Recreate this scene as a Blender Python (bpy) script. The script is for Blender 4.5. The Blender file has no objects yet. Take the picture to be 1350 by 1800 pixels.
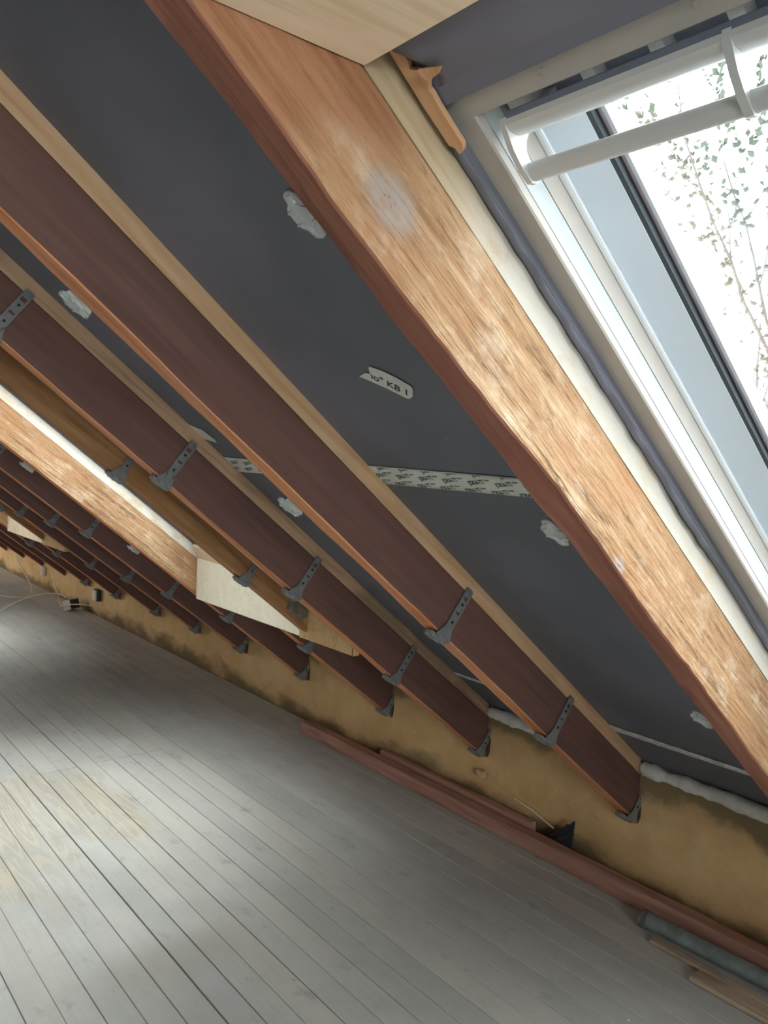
import bpy, bmesh, math, random
from mathutils import Vector, Matrix, noise

scene = bpy.context.scene
# ------------------------------------------------------------------ camera
YAW, PITCH, ROLL, FPX, CAMZ = math.radians(39.3853), math.radians(-3.8017), math.radians(2.5233), 1411.9752, 1.5
fwd = Vector((math.sin(YAW) * math.cos(PITCH), math.cos(YAW) * math.cos(PITCH), math.sin(PITCH)))
rgt = Vector((math.cos(YAW), -math.sin(YAW), 0))
upv = rgt.cross(fwd)
cr = rgt * math.cos(ROLL) + upv * math.sin(ROLL)
cuv = upv * math.cos(ROLL) - rgt * math.sin(ROLL)
cam_d = bpy.data.cameras.new('camera')
cam_d.sensor_fit = 'VERTICAL'
cam_d.sensor_height = 24
cam_d.lens = FPX / 1800 * 24
cam_d.clip_start = 0.02
cam_d.clip_end = 300
cam = bpy.data.objects.new('camera', cam_d)
scene.collection.objects.link(cam)
mt = Matrix((cr, cuv, -fwd)).transposed().to_4x4()
mt.translation = (0, 0, CAMZ)
cam.matrix_world = mt
scene.camera = cam

# ------------------------------------------------------------------ world, exposure
SKY = 7.0
EXPOSURE = 1.2
world = bpy.data.worlds.new('overcast_sky')
scene.world = world
world.use_nodes = True
wn = world.node_tree.nodes['Background']
wn.inputs[0].default_value = (0.97, 0.985, 1.0, 1)
wn.inputs[1].default_value = SKY
scene.view_settings.view_transform = 'Standard'
scene.view_settings.look = 'None'
scene.view_settings.gamma = 1
scene.view_settings.use_curve_mapping = False
scene.view_settings.exposure = EXPOSURE
scene.cycles.max_bounces = 10
scene.cycles.diffuse_bounces = 7
scene.cycles.transparent_max_bounces = 16
scene.cycles.sample_clamp_indirect = 8

# ------------------------------------------------------------------ geometry of the roof
TH = math.radians(38.0122)
CT, ST = math.cos(TH), math.sin(TH)
CU = 2.20955          # height of the rafter undersides above the camera foot
W = 2.5388            # knee wall
RW, RH, BH = 0.059, 0.1415, 0.045
MEM = RH + BH
XR = -0.9             # ridge
S_RIDGE = XR / CT
Y_NEAR, Y_FAR = -2.6, 12.6
ROOF = Matrix.Translation((0, 0, CU)) @ Matrix.Rotation(TH, 4, 'Y')
FLIP = Matrix.Translation((2 * XR, 9.0, 0)) @ Matrix.Rotation(math.pi, 4, 'Z')
WIN = [(-0.200, 0.749), (2.758, 3.707), (6.285, 7.234)]
WS0, WS1 = 0.70, 2.15


def RP(s, y, n):
    return Vector((s * CT + n * ST, y, CU - s * ST + n * CT))


col = scene.collection
for i, (a, b) in enumerate(WIN):          # sky portals in the skylight openings
    for k, M in enumerate((ROOF,)):
        ld = bpy.data.lights.new('portal', 'AREA')
        ld.shape = 'RECTANGLE'
        ld.size = WS1 - WS0 - 0.1
        ld.size_y = b - a - 0.1
        ld.cycles.is_portal = True
        lo = bpy.data.objects.new('sky_portal', ld)
        col.objects.link(lo)
        lo.matrix_world = M @ Matrix.Translation(((WS0 + WS1) / 2, (a + b) / 2, 0.42))


GX0, GX1, GZ0, GZ1 = -2.2, 0.4, 1.00, 2.15      # unseen gable window, added to fill the camera-facing rafter sides with light
ld = bpy.data.lights.new('portal', 'AREA')
ld.shape = 'RECTANGLE'
ld.size = GX1 - GX0
ld.size_y = GZ1 - GZ0
ld.cycles.is_portal = True
lo = bpy.data.objects.new('sky_portal', ld)
col.objects.link(lo)
lo.matrix_world = Matrix.Translation(((GX0 + GX1) / 2, Y_NEAR - 0.25, (GZ0 + GZ1) / 2)) @ Matrix.Rotation(math.radians(90), 4, 'X')


# ------------------------------------------------------------------ materials
def new_mat(name):
    m = bpy.data.materials.new(name)
    m.use_nodes = True
    nt = m.node_tree
    b = nt.nodes['Principled BSDF']
    return m, nt, b


def nd(nt, t, **kw):
    n = nt.nodes.new(t)
    for k, v in kw.items():
        setattr(n, k, v)
    return n


def mth(nt, op, a, b=None, c=None, clamp=False):
    n = nt.nodes.new('ShaderNodeMath')
    n.operation = op
    n.use_clamp = clamp
    for i, v in enumerate((a, b, c)):
        if v is None:
            continue
        if isinstance(v, (int, float)):
            n.inputs[i].default_value = v
        else:
            nt.links.new(v, n.inputs[i])
    return n.outputs[0]


def mixc(nt, f, a, b):
    n = nt.nodes.new('ShaderNodeMix')
    n.data_type = 'RGBA'
    for i, v in ((0, f), (6, a), (7, b)):
        if isinstance(v, (int, float)):
            n.inputs[i].default_value = v
        elif isinstance(v, tuple):
            n.inputs[i].default_value = (*v, 1)
        else:
            nt.links.new(v, n.inputs[i])
    return n.outputs[2]


def smooth(nt, v, lo, hi, a=0.0, b=1.0):
    n = nt.nodes.new('ShaderNodeMapRange')
    n.interpolation_type = 'SMOOTHSTEP'
    nt.links.new(v, n.inputs[0])
    n.inputs[1].default_value = lo
    n.inputs[2].default_value = hi
    n.inputs[3].default_value = a
    n.inputs[4].default_value = b
    return n.outputs[0]


def noi(nt, vec, scale, detail=4, rough=0.55, dist=0.0):
    n = nt.nodes.new('ShaderNodeTexNoise')
    nt.links.new(vec, n.inputs['Vector'])
    n.inputs['Scale'].default_value = scale
    n.inputs['Detail'].default_value = detail
    n.inputs['Roughness'].default_value = rough
    n.inputs['Distortion'].default_value = dist
    return n.outputs['Fac']


def vscale(nt, vec, sc):
    n = nt.nodes.new('ShaderNodeVectorMath')
    n.operation = 'MULTIPLY'
    nt.links.new(vec, n.inputs[0])
    n.inputs[1].default_value = sc
    return n.outputs[0]


def bump(nt, b, h, strength, dist=0.004):
    n = nt.nodes.new('ShaderNodeBump')
    n.inputs['Strength'].default_value = strength
    n.inputs['Distance'].default_value = dist
    nt.links.new(h, n.inputs['Height'])
    nt.links.new(n.outputs[0], b.inputs['Normal'])


def rand_coord(nt, amount=17.0):
    tc = nd(nt, 'ShaderNodeTexCoord').outputs['Object']
    r = nd(nt, 'ShaderNodeObjectInfo').outputs['Random']
    add = nd(nt, 'ShaderNodeVectorMath', operation='ADD')
    cmb = nd(nt, 'ShaderNodeCombineXYZ')
    m = mth(nt, 'MULTIPLY', r, amount)
    for i in range(3):
        nt.links.new(m, cmb.inputs[i])
    nt.links.new(tc, add.inputs[0])
    nt.links.new(cmb.outputs[0], add.inputs[1])
    return add.outputs[0], tc


def near_spot(nt, tc, p, r0, r1, sq=(1, 1, 1)):
    """1 inside a spot of the object's own space, 0 outside."""
    s = nd(nt, 'ShaderNodeVectorMath', operation='SUBTRACT')
    nt.links.new(tc, s.inputs[0])
    s.inputs[1].default_value = p
    v = vscale(nt, s.outputs[0], sq)
    l = nd(nt, 'ShaderNodeVectorMath', operation='LENGTH')
    nt.links.new(v, l.inputs[0])
    return smooth(nt, l.outputs['Value'], r0, r1, 1, 0), l.outputs['Value']


def wood(name, dark, mid, light, rough=0.7, rings=10.0, bumps=0.35, blotch=None, blotch_amt=0.5, fine=1.0, dust=None, dust_amt=0.0, dust_lo=0.5, dust_from=None, knots=(), spec=0.25, ringw=0.18, fuzz=0.0, red_top=None):
    m, nt, b = new_mat(name)
    v, tc = rand_coord(nt)
    g = noi(nt, vscale(nt, v, (3.0, 60, 60)), 1.0, 5, 0.6)
    base = noi(nt, vscale(nt, v, (0.9, 7, 7)), 1.0, 2, 0.5, 0.4)
    if knots:
        for (p, r) in knots:
            f, l = near_spot(nt, tc, p, r * 0.3, r * 3.0, (0.6, 0, 1))
            base = mth(nt, 'ADD', base, mth(nt, 'MULTIPLY', f, 0.2))
    ring = mth(nt, 'ADD', mth(nt, 'MULTIPLY', mth(nt, 'SINE', mth(nt, 'MULTIPLY', base, rings * 6.283)), 0.5), 0.5)
    val = mth(nt, 'ADD', mth(nt, 'MULTIPLY', g, 1 - ringw), mth(nt, 'MULTIPLY', ring, ringw))
    c = mixc(nt, smooth(nt, val, 0.25, 0.52), dark, mid)
    c = mixc(nt, smooth(nt, val, 0.48, 0.75), c, light)
    big = noi(nt, vscale(nt, v, (2.2, 6, 6)), 1.0, 4, 0.6)
    if fuzz:
        fz = noi(nt, vscale(nt, v, (30, 110, 110)), 1.0, 5, 0.75)
        c = mixc(nt, smooth(nt, fz, 0.50, 0.72, 0, fuzz), c, light)
        c = mixc(nt, smooth(nt, fz, 0.47, 0.30, 0, fuzz), c, dark)
    if fuzz:
        cn = noi(nt, vscale(nt, v, (2.2, 26, 26)), 1.0, 4, 0.6, 0.6)
        ck = smooth(nt, mth(nt, 'ABSOLUTE', mth(nt, 'SUBTRACT', cn, 0.5)), 0.003, 0.012, 1, 0)
        ck = mth(nt, 'MULTIPLY', ck, smooth(nt, noi(nt, vscale(nt, v, (3, 9, 9)), 1.0, 3, 0.6), 0.5, 0.62))
        c = mixc(nt, mth(nt, 'MULTIPLY', ck, 0.75), c, (0.10, 0.055, 0.03))
    if blotch:
        c = mixc(nt, mth(nt, 'MULTIPLY', smooth(nt, big, 0.45, 0.7), blotch_amt), c, blotch)
    if dust:
        dn = noi(nt, vscale(nt, v, (9, 16, 16)), 1.0, 6, 0.7)
        df = mth(nt, 'MULTIPLY', smooth(nt, dn, dust_lo, dust_lo + 0.22), dust_amt)
        if dust_from:
            sx = nd(nt, 'ShaderNodeSeparateXYZ')
            nt.links.new(tc, sx.inputs[0])
            wob = mth(nt, 'ADD', sx.outputs[0], mth(nt, 'MULTIPLY', mth(nt, 'SUBTRACT', big, 0.5), 0.3))
            df = mth(nt, 'MULTIPLY', df, smooth(nt, wob, *dust_from))
        c = mixc(nt, df, c, dust)
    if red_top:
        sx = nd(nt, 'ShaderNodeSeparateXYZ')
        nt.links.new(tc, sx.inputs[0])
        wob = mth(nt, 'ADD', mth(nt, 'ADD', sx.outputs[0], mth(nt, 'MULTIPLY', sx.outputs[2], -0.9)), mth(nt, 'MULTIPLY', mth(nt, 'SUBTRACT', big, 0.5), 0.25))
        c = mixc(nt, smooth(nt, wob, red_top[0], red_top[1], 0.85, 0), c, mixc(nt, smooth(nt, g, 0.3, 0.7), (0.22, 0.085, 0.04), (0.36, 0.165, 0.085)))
    for (p, r) in knots:
        f, l = near_spot(nt, tc, p, r * 0.6, r * 1.6, (0.7, 0, 1))
        kn = noi(nt, tc, 60, 5, 0.7)
        f = mth(nt, 'MULTIPLY', f, smooth(nt, kn, 0.3, 0.55, 0.35, 0.95))
        c = mixc(nt, f, c, (0.33, 0.27, 0.24))
        f2, l = near_spot(nt, tc, p, r * 0.1, r * 0.5, (0.6, 0, 1.6))
        f2 = mth(nt, 'MULTIPLY', f2, smooth(nt, kn, 0.45, 0.6))
        c = mixc(nt, f2, c, (0.10, 0.075, 0.06))
    nt.links.new(c, b.inputs['Base Color'])
    b.inputs['Roughness'].default_value = rough
    b.inputs['Specular IOR Level'].default_value = spec
    fn = noi(nt, vscale(nt, v, (14, 150, 150)), fine, 3, 0.7)
    bump(nt, b, mth(nt, 'ADD', mth(nt, 'MULTIPLY', g, 0.8), mth(nt, 'MULTIPLY', fn, 0.6)), bumps)
    return m


def plain(name, colr, rough=0.5, metal=0.0, spec=0.4, var=0.0, var_scale=20, bmp=0.0, bscale=120):
    m, nt, b = new_mat(name)
    b.inputs['Roughness'].default_value = rough
    b.inputs['Metallic'].default_value = metal
    b.inputs['Specular IOR Level'].default_value = spec
    v, tc = rand_coord(nt)
    n = noi(nt, v, var_scale, 4, 0.6)
    dk = tuple(x * (1 - var) for x in colr)
    nt.links.new(mixc(nt, smooth(nt, n, 0.35, 0.65), dk, colr), b.inputs['Base Color'])
    if bmp:
        bump(nt, b, noi(nt, v, bscale, 4, 0.6), bmp, 0.003)
    return m


M = {}
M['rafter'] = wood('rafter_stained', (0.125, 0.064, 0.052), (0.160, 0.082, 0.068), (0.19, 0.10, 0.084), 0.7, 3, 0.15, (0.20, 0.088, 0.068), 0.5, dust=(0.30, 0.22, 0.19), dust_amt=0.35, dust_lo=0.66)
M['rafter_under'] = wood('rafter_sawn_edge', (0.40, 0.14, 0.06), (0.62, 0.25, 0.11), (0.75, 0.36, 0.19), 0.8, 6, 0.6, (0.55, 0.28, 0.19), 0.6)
LITC = ((0.155, 0.076, 0.037), (0.335, 0.195, 0.102), (0.47, 0.32, 0.19), 0.85, 3, 2.2, (0.36, 0.185, 0.09), 0.8)  # paler copy of the rafter wood: skylight brightness painted into the colour
M['rafter_lit'] = wood('rafter_skylit_tone', *LITC, dust=(0.66, 0.55, 0.43), dust_amt=0.45, ringw=0.08, fuzz=0.75, fine=0.5, red_top=(0.555, 0.66),
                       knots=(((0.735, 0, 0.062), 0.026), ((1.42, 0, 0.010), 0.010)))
M['rafter_lit_far'] = wood('rafter_skylit_tone_far', *LITC, dust=(0.66, 0.55, 0.43), dust_amt=0.4, ringw=0.08, fuzz=0.6)
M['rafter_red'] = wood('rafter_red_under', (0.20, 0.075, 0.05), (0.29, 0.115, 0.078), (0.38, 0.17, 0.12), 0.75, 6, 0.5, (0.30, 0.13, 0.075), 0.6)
M['trimmer'] = wood('trimmer_timber', (0.22, 0.10, 0.040), (0.34, 0.17, 0.07), (0.44, 0.24, 0.11), 0.75, 7, 0.3, (0.22, 0.10, 0.05), 0.7)
M['pine'] = wood('pine_batten', (0.55, 0.32, 0.165), (0.72, 0.455, 0.26), (0.80, 0.55, 0.345), 0.7, 6, 0.2, (0.52, 0.34, 0.18), 0.5)
M['pine_dirty'] = wood('pine_dirty', (0.34, 0.205, 0.125), (0.62, 0.40, 0.25), (0.72, 0.49, 0.32), 0.75, 6, 0.3, (0.30, 0.21, 0.14), 0.7)
M['pine_white'] = wood('pine_dusty_white', (0.40, 0.29, 0.17), (0.52, 0.40, 0.25), (0.60, 0.48, 0.32), 0.8, 3, 0.4, (0.36, 0.28, 0.2), 0.4, dust=(0.54, 0.51, 0.46), dust_amt=0.95, dust_lo=0.28, dust_from=(0.72, 0.98))
M['ply'] = wood('plywood', (0.74, 0.55, 0.36), (0.86, 0.69, 0.50), (0.90, 0.76, 0.58), 0.6, 3, 0.1, (0.70, 0.55, 0.34), 0.5)
M['ply_white'] = wood('plywood_pale', (0.78, 0.70, 0.54), (0.86, 0.79, 0.64), (0.90, 0.84, 0.70), 0.6, 3, 0.1, (0.80, 0.70, 0.52), 0.4)
M['header'] = wood('header_pine', (0.55, 0.34, 0.15), (0.66, 0.44, 0.22), (0.72, 0.50, 0.27), 0.7, 4, 0.2, (0.60, 0.38, 0.18), 0.5)
M['lath'] = wood('splintered_lath', (0.42, 0.22, 0.10), (0.60, 0.35, 0.19), (0.68, 0.44, 0.26), 0.75, 5, 0.3)
M['beam'] = wood('reddish_beam', (0.32, 0.165, 0.12), (0.47, 0.25, 0.19), (0.56, 0.33, 0.26), 0.8, 5, 0.4, (0.38, 0.21, 0.15), 0.6)
M['scrapwood'] = wood('scrap_wood', (0.34, 0.25, 0.17), (0.54, 0.42, 0.30), (0.66, 0.54, 0.41), 0.8, 5, 0.4, (0.30, 0.21, 0.15), 0.7)
M['dark_plastic'] = plain('dark_grey_plastic', (0.22, 0.225, 0.225), 0.36, 0, 0.5, 0.2, 30)
M['light_plastic'] = plain('pale_grey_plastic', (0.46, 0.48, 0.47), 0.22, 0, 0.6, 0.15, 30)
M['black'] = plain('black_rubber', (0.015, 0.015, 0.016), 0.6)
M['win_white'] = plain('white_lacquer', (0.58, 0.59, 0.585), 0.35, 0, 0.45, 0.03, 8)
M['win_cream'] = plain('cream_lacquer', (0.42, 0.39, 0.355), 0.45, 0, 0.4, 0.06, 12)
M['win_jamb'] = plain('jamb_lacquer', (0.40, 0.435, 0.45), 0.35, 0, 0.4, 0.03, 8)
M['win_sash'] = plain('sash_lacquer', (0.78, 0.88, 0.98), 0.3, 0, 0.5, 0.02, 8)
M['slot'] = plain('slot_shade', (0.20, 0.22, 0.28), 0.6)
M['gasket'] = plain('gasket', (0.06, 0.075, 0.085), 0.5)
M['alu'] = plain('aluminium_spacer', (0.62, 0.64, 0.72), 0.3, 0.9)
M['foam'] = plain('expanding_foam', (0.92, 0.91, 0.86), 0.8, 0, 0.3, 0.15, 25, 0.5, 60)
M['cable'] = plain('cable_sheath', (0.88, 0.80, 0.62), 0.5)
M['box_white'] = plain('box_white', (0.75, 0.74, 0.70), 0.5)
M['box_black'] = plain('box_black', (0.03, 0.03, 0.035), 0.5)
M['pipe'] = plain('galvanised_pipe', (0.34, 0.40, 0.38), 0.5, 0.35, 0.4, 0.35, 14, 0.2)
M['tape'] = plain('tape_paper', (0.72, 0.72, 0.66), 0.6, 0, 0.3, 0.08, 15, 0.15, 60)
M['tape_plain'] = plain('white_seal_strip', (0.78, 0.79, 0.77), 0.7, 0, 0.3, 0.3, 45, 0.6, 70)
M['ink_green'] = plain('green_ink', (0.035, 0.12, 0.075), 0.7)
M['ink_black'] = plain('black_ink', (0.035, 0.033, 0.035), 0.7)
M['steel'] = plain('zinc_plate', (0.33, 0.33, 0.30), 0.45, 0.7, 0.5, 0.4, 50)
M['rag'] = plain('dark_sheet', (0.03, 0.031, 0.038), 0.6, 0, 0.4, 0.4, 12, 0.4, 25)
M['bark'] = plain('twig_bark', (0.045, 0.042, 0.040), 0.9)
M['leaf'] = plain('leaf_green', (0.035, 0.045, 0.034), 0.7, 0, 0.1)
M['render_grey'] = plain('grey_render', (0.09, 0.092, 0.098), 0.9, 0, 0.2, 0.3, 3, 0.3, 20)
M['plasterboard'] = plain('gable_plaster', (0.46, 0.36, 0.22), 0.9, 0, 0.2, 0.2, 3, 0.3, 15)
M['dirt'] = plain('plaster_crumb', (0.66, 0.63, 0.56), 0.9)
M['soot'] = plain('sooty_mortar', (0.11, 0.08, 0.055), 0.95, 0, 0.2, 0.4, 18, 0.8, 40)


def membrane_mat():
    m, nt, b = new_mat('roofing_membrane')
    v, tc = rand_coord(nt, 0.0)
    big = noi(nt, v, 1.7, 3, 0.5)
    c = mixc(nt, smooth(nt, big, 0.35, 0.65), (0.135, 0.142, 0.165), (0.190, 0.190, 0.240))
    sp = nd(nt, 'ShaderNodeTexVoronoi')
    sp.inputs['Scale'].default_value = 7
    nt.links.new(v, sp.inputs['Vector'])
    c = mixc(nt, smooth(nt, sp.outputs['Distance'], 0.012, 0.028, 0.6, 0), c, (0.35, 0.36, 0.37))
    nt.links.new(c, b.inputs['Base Color'])
    b.inputs['Roughness'].default_value = 0.55
    b.inputs['Specular IOR Level'].default_value = 0.35
    h = mth(nt, 'ADD', noi(nt, v, 3.0, 2, 0.5), mth(nt, 'MULTIPLY', noi(nt, v, 260, 2, 0.5), 0.03))
    bump(nt, b, h, 0.5, 0.02)
    return m


def floor_mat():
    m, nt, b = new_mat('worn_painted_boards')
    pos = nd(nt, 'ShaderNodeNewGeometry').outputs['Position']
    r = nd(nt, 'ShaderNodeObjectInfo').outputs['Random']
    sh = nd(nt, 'ShaderNodeCombineXYZ')
    nt.links.new(mth(nt, 'MULTIPLY', r, 9.0), sh.inputs[0])
    nt.links.new(mth(nt, 'MULTIPLY', r, 31.0), sh.inputs[1])
    ad = nd(nt, 'ShaderNodeVectorMath', operation='ADD')
    nt.links.new(pos, ad.inputs[0])
    nt.links.new(sh.outputs[0], ad.inputs[1])
    v = ad.outputs[0]
    # bare wood with cathedral grain
    base = noi(nt, vscale(nt, v, (9, 0.75, 1)), 1.0, 2, 0.5, 0.3)
    ring = mth(nt, 'ADD', mth(nt, 'MULTIPLY', mth(nt, 'SINE', mth(nt, 'MULTIPLY', base, 85)), 0.5), 0.5)
    gr = noi(nt, vscale(nt, v, (110, 3, 1)), 1.0, 4, 0.6)
    bare = mixc(nt, smooth(nt, ring, 0.15, 0.85), (0.34, 0.24, 0.14), (0.64, 0.54, 0.39))
    # paint
    pn = noi(nt, vscale(nt, v, (3.0, 1.1, 1)), 1.0, 5, 0.6)
    paint = mixc(nt, smooth(nt, pn, 0.3, 0.7), (0.555, 0.545, 0.505), (0.645, 0.63, 0.585))
    tint = mixc(nt, r, (0.93, 0.94, 0.96), (1.04, 1.02, 0.98))
    mul = nd(nt, 'ShaderNodeMix', data_type='RGBA', blend_type='MULTIPLY')
    mul.inputs[0].default_value = 1
    nt.links.new(paint, mul.inputs[6])
    nt.links.new(tint, mul.inputs[7])
    paint = mul.outputs[2]
    paint = mixc(nt, mth(nt, 'MULTIPLY', smooth(nt, gr, 0.45, 0.7), 0.22), paint, (0.44, 0.44, 0.42))
    # worn areas: walked patches below the skylight
    wn_ = noi(nt, vscale(nt, pos, (4.5, 1.6, 1)), 1.0, 5, 0.65, 0.5)
    f1, _ = near_spot(nt, pos, (0.95, 3.25, 0), 0.10, 0.85, (1, 0.75, 0))
    wear = smooth(nt, mth(nt, 'ADD', wn_, mth(nt, 'MULTIPLY', f1, 0.28)), 0.62, 0.80)
    wear = mth(nt, 'MULTIPLY', wear, mth(nt, 'ADD', 0.35, mth(nt, 'MULTIPLY', ring, 0.65)))
    c = mixc(nt, mth(nt, 'MULTIPLY', wear, 0.72), paint, bare)
    # grime spots and scuffs
    st = noi(nt, vscale(nt, pos, (11, 6, 1)), 1.0, 4, 0.6)
    c = mixc(nt, smooth(nt, st, 0.60, 0.74, 0, 0.45), c, (0.26, 0.25, 0.245))
    st2 = noi(nt, vscale(nt, pos, (30, 16, 1)), 1.0, 5, 0.7)
    c = mixc(nt, smooth(nt, st2, 0.62, 0.72, 0, 0.35), c, (0.24, 0.23, 0.22))
    st3 = noi(nt, vscale(nt, pos, (1.6, 1.2, 1)), 1.0, 6, 0.7)
    c = mixc(nt, smooth(nt, st3, 0.42, 0.68, 0, 0.38), c, (0.37, 0.36, 0.36))
    sc = noi(nt, vscale(nt, pos, (2.2, 7, 1)), 2.0, 6, 0.7)
    c = mixc(nt, smooth(nt, sc, 0.60, 0.74, 0, 0.35), c, (0.33, 0.31, 0.30))
    sc2 = noi(nt, vscale(nt, pos, (26, 5, 1)), 1.0, 5, 0.75)
    c = mixc(nt, smooth(nt, sc2, 0.64, 0.78, 0, 0.35), c, (0.72, 0.71, 0.68))
    f3, _ = near_spot(nt, pos, (1.0, 2.12, 0), 0.03, 0.16, (0.45, 1.0, 0))
    c = mixc(nt, mth(nt, 'MULTIPLY', f3, mth(nt, 'MULTIPLY', pn, 0.7)), c, (0.33, 0.29, 0.21))
    nt.links.new(c, b.inputs['Base Color'])
    b.inputs['Roughness'].default_value = 0.6
    b.inputs['Specular IOR Level'].default_value = 0.3
    bump(nt, b, mth(nt, 'ADD', mth(nt, 'MULTIPLY', gr, 0.5), pn), 0.25, 0.003)
    return m


def wall_mat():
    m, nt, b = new_mat('ochre_plaster')
    pos = nd(nt, 'ShaderNodeNewGeometry').outputs['Position']
    n1 = noi(nt, pos, 3.0, 5, 0.6)
    n2 = noi(nt, pos, 14.0, 5, 0.65)
    c = mixc(nt, smooth(nt, n1, 0.3, 0.7), (0.66, 0.425, 0.195), (0.82, 0.565, 0.285))
    c = mixc(nt, smooth(nt, n2, 0.5, 0.75, 0, 0.5), c, (0.80, 0.60, 0.35))
    sep = nd(nt, 'ShaderNodeSeparateXYZ')
    nt.links.new(pos, sep.inputs[0])
    z = sep.outputs[2]
    # patched grey mortar below the roof
    zz = mth(nt, 'ADD', z, mth(nt, 'MULTIPLY', mth(nt, 'SUBTRACT', n1, 0.5), 0.35))
    c = mixc(nt, smooth(nt, zz, 0.31, 0.37, 0, 0.8), c, (0.21, 0.165, 0.10))
    # darker towards the floor, with an irregular edge
    n3 = noi(nt, vscale(nt, pos, (1, 1.4, 3)), 2.0, 5, 0.6)
    low = mth(nt, 'SUBTRACT', mth(nt, 'ADD', n3, 0.0), mth(nt, 'MULTIPLY', z, 3.2))
    c = mixc(nt, smooth(nt, low, 0.15, 0.5, 0, 0.8), c, (0.105, 0.078, 0.048))
    sp = noi(nt, pos, 55, 3, 0.6)
    c = mixc(nt, smooth(nt, sp, 0.70, 0.76, 0, 0.8), c, (0.12, 0.08, 0.04))
    nt.links.new(c, b.inputs['Base Color'])
    b.inputs['Roughness'].default_value = 0.9
    b.inputs['Specular IOR Level'].default_value = 0.15
    bump(nt, b, mth(nt, 'ADD', n2, mth(nt, 'MULTIPLY', sp, 0.4)), 0.6, 0.008)
    return m


def glass_mat():
    m = bpy.data.materials.new('clear_pane')
    m.use_nodes = True
    nt = m.node_tree
    nt.nodes.clear()
    o = nd(nt, 'ShaderNodeOutputMaterial')
    t = nd(nt, 'ShaderNodeBsdfTransparent')
    t.inputs[0].default_value = (0.93, 0.96, 0.95, 1)
    g = nd(nt, 'ShaderNodeBsdfGlossy')
    g.inputs['Roughness'].default_value = 0.02
    fr = nd(nt, 'ShaderNodeFresnel')
    mx = nd(nt, 'ShaderNodeMixShader')
    nt.links.new(mth(nt, 'MULTIPLY', fr.outputs[0], 0.6), mx.inputs[0])
    nt.links.new(t.outputs[0], mx.inputs[1])
    nt.links.new(g.outputs[0], mx.inputs[2])
    nt.links.new(mx.outputs[0], o.inputs[0])
    return m


M['membrane'] = membrane_mat()
M['floor'] = floor_mat()
M['wall'] = wall_mat()
M['glass'] = glass_mat()
M['subfloor'] = plain('dark_void_below_boards', (0.03, 0.025, 0.02), 0.95)


# ------------------------------------------------------------------ helpers
class MB:
    def __init__(self):
        self.v, self.f, self.m = [], [], []

    def add(self, verts, faces, mat=0):
        o = len(self.v)
        self.v += [tuple(p) for p in verts]
        for f in faces:
            self.f.append([i + o for i in f])
            self.m.append(mat)
        return self

    def box(self, a, b, mat=0):
        x0, y0, z0 = a
        x1, y1, z1 = b
        return self.add([(x0, y0, z0), (x1, y0, z0), (x1, y1, z0), (x0, y1, z0), (x0, y0, z1), (x1, y0, z1), (x1, y1, z1), (x0, y1, z1)],
                        [(3, 2, 1, 0), (4, 5, 6, 7), (0, 1, 5, 4), (1, 2, 6, 5), (2, 3, 7, 6), (3, 0, 4, 7)], mat)

    def prism(self, poly, axis, a, b, mat=0):
        """extrude a 2-D polygon along an axis (0,1,2)"""
        def P(u, v, t):
            return {0: (t, u, v), 1: (u, t, v), 2: (u, v, t)}[axis]
        n = len(poly)
        vs = [P(u, v, a) for u, v in poly] + [P(u, v, b) for u, v in poly]
        fs = [list(range(n))[::-1], list(range(n, 2 * n))] + [(i, (i + 1) % n, n + (i + 1) % n, n + i) for i in range(n)]
        return self.add(vs, fs, mat)

    def tube(self, pts, rad, seg=8, mat=0, cap=True):
        pts = [Vector(p) for p in pts]
        rings = []
        for i, p in enumerate(pts):
            t = (pts[min(i + 1, len(pts) - 1)] - pts[max(i - 1, 0)]).normalized()
            a = t.cross(Vector((0, 0, 1)))
            if a.length < 1e-3:
                a = t.cross(Vector((1, 0, 0)))
            a.normalize()
            bb = t.cross(a)
            r = rad[i] if isinstance(rad, (list, tuple)) else rad
            rings.append([p + (a * math.cos(k * 2 * math.pi / seg) + bb * math.sin(k * 2 * math.pi / seg)) * r for k in range(seg)])
        vs = [q for r in rings for q in r]
        fs = []
        for i in range(len(pts) - 1):
            for k in range(seg):
                k2 = (k + 1) % seg
                fs.append((i * seg + k, i * seg + k2, (i + 1) * seg + k2, (i + 1) * seg + k))
        if cap:
            fs.append(list(range(seg))[::-1])
            fs.append([(len(pts) - 1) * seg + k for k in range(seg)])
        return self.add(vs, fs, mat)

    def mesh(self, name, mats, smooth_ang=None, bevel=0.0):
        me = bpy.data.meshes.new(name)
        me.from_pydata(self.v, [], self.f)
        for m in (mats if isinstance(mats, (list, tuple)) else [mats]):
            me.materials.append(M[m] if isinstance(m, str) else m)
        for p, i in zip(me.polygons, self.m):
            p.material_index = i
        bm = bmesh.new()
        bm.from_mesh(me)
        bmesh.ops.recalc_face_normals(bm, faces=bm.faces)
        if bevel:
            bmesh.ops.bevel(bm, geom=list(bm.edges), offset=bevel, segments=1, affect='EDGES', profile=0.5)
        bm.to_mesh(me)
        bm.free()
        if smooth_ang:
            for p in me.polygons:
                p.use_smooth = True
            me.set_sharp_from_angle(angle=math.radians(smooth_ang))
        me.update()
        return me

    def build(self, name, mats, parent=None, smooth_ang=None, bevel=0.0):
        o = bpy.data.objects.new(name, self.mesh(name, mats, smooth_ang, bevel))
        col.objects.link(o)
        if parent:
            o.parent = parent
        return o


def tag(o, label, cat, group=None):
    o['label'] = label
    o['category'] = cat
    if group:
        o['group'] = group
    return o


def struct(o, label=None):
    o['kind'] = 'structure'
    if label:
        o['label'] = label
    return o


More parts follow.
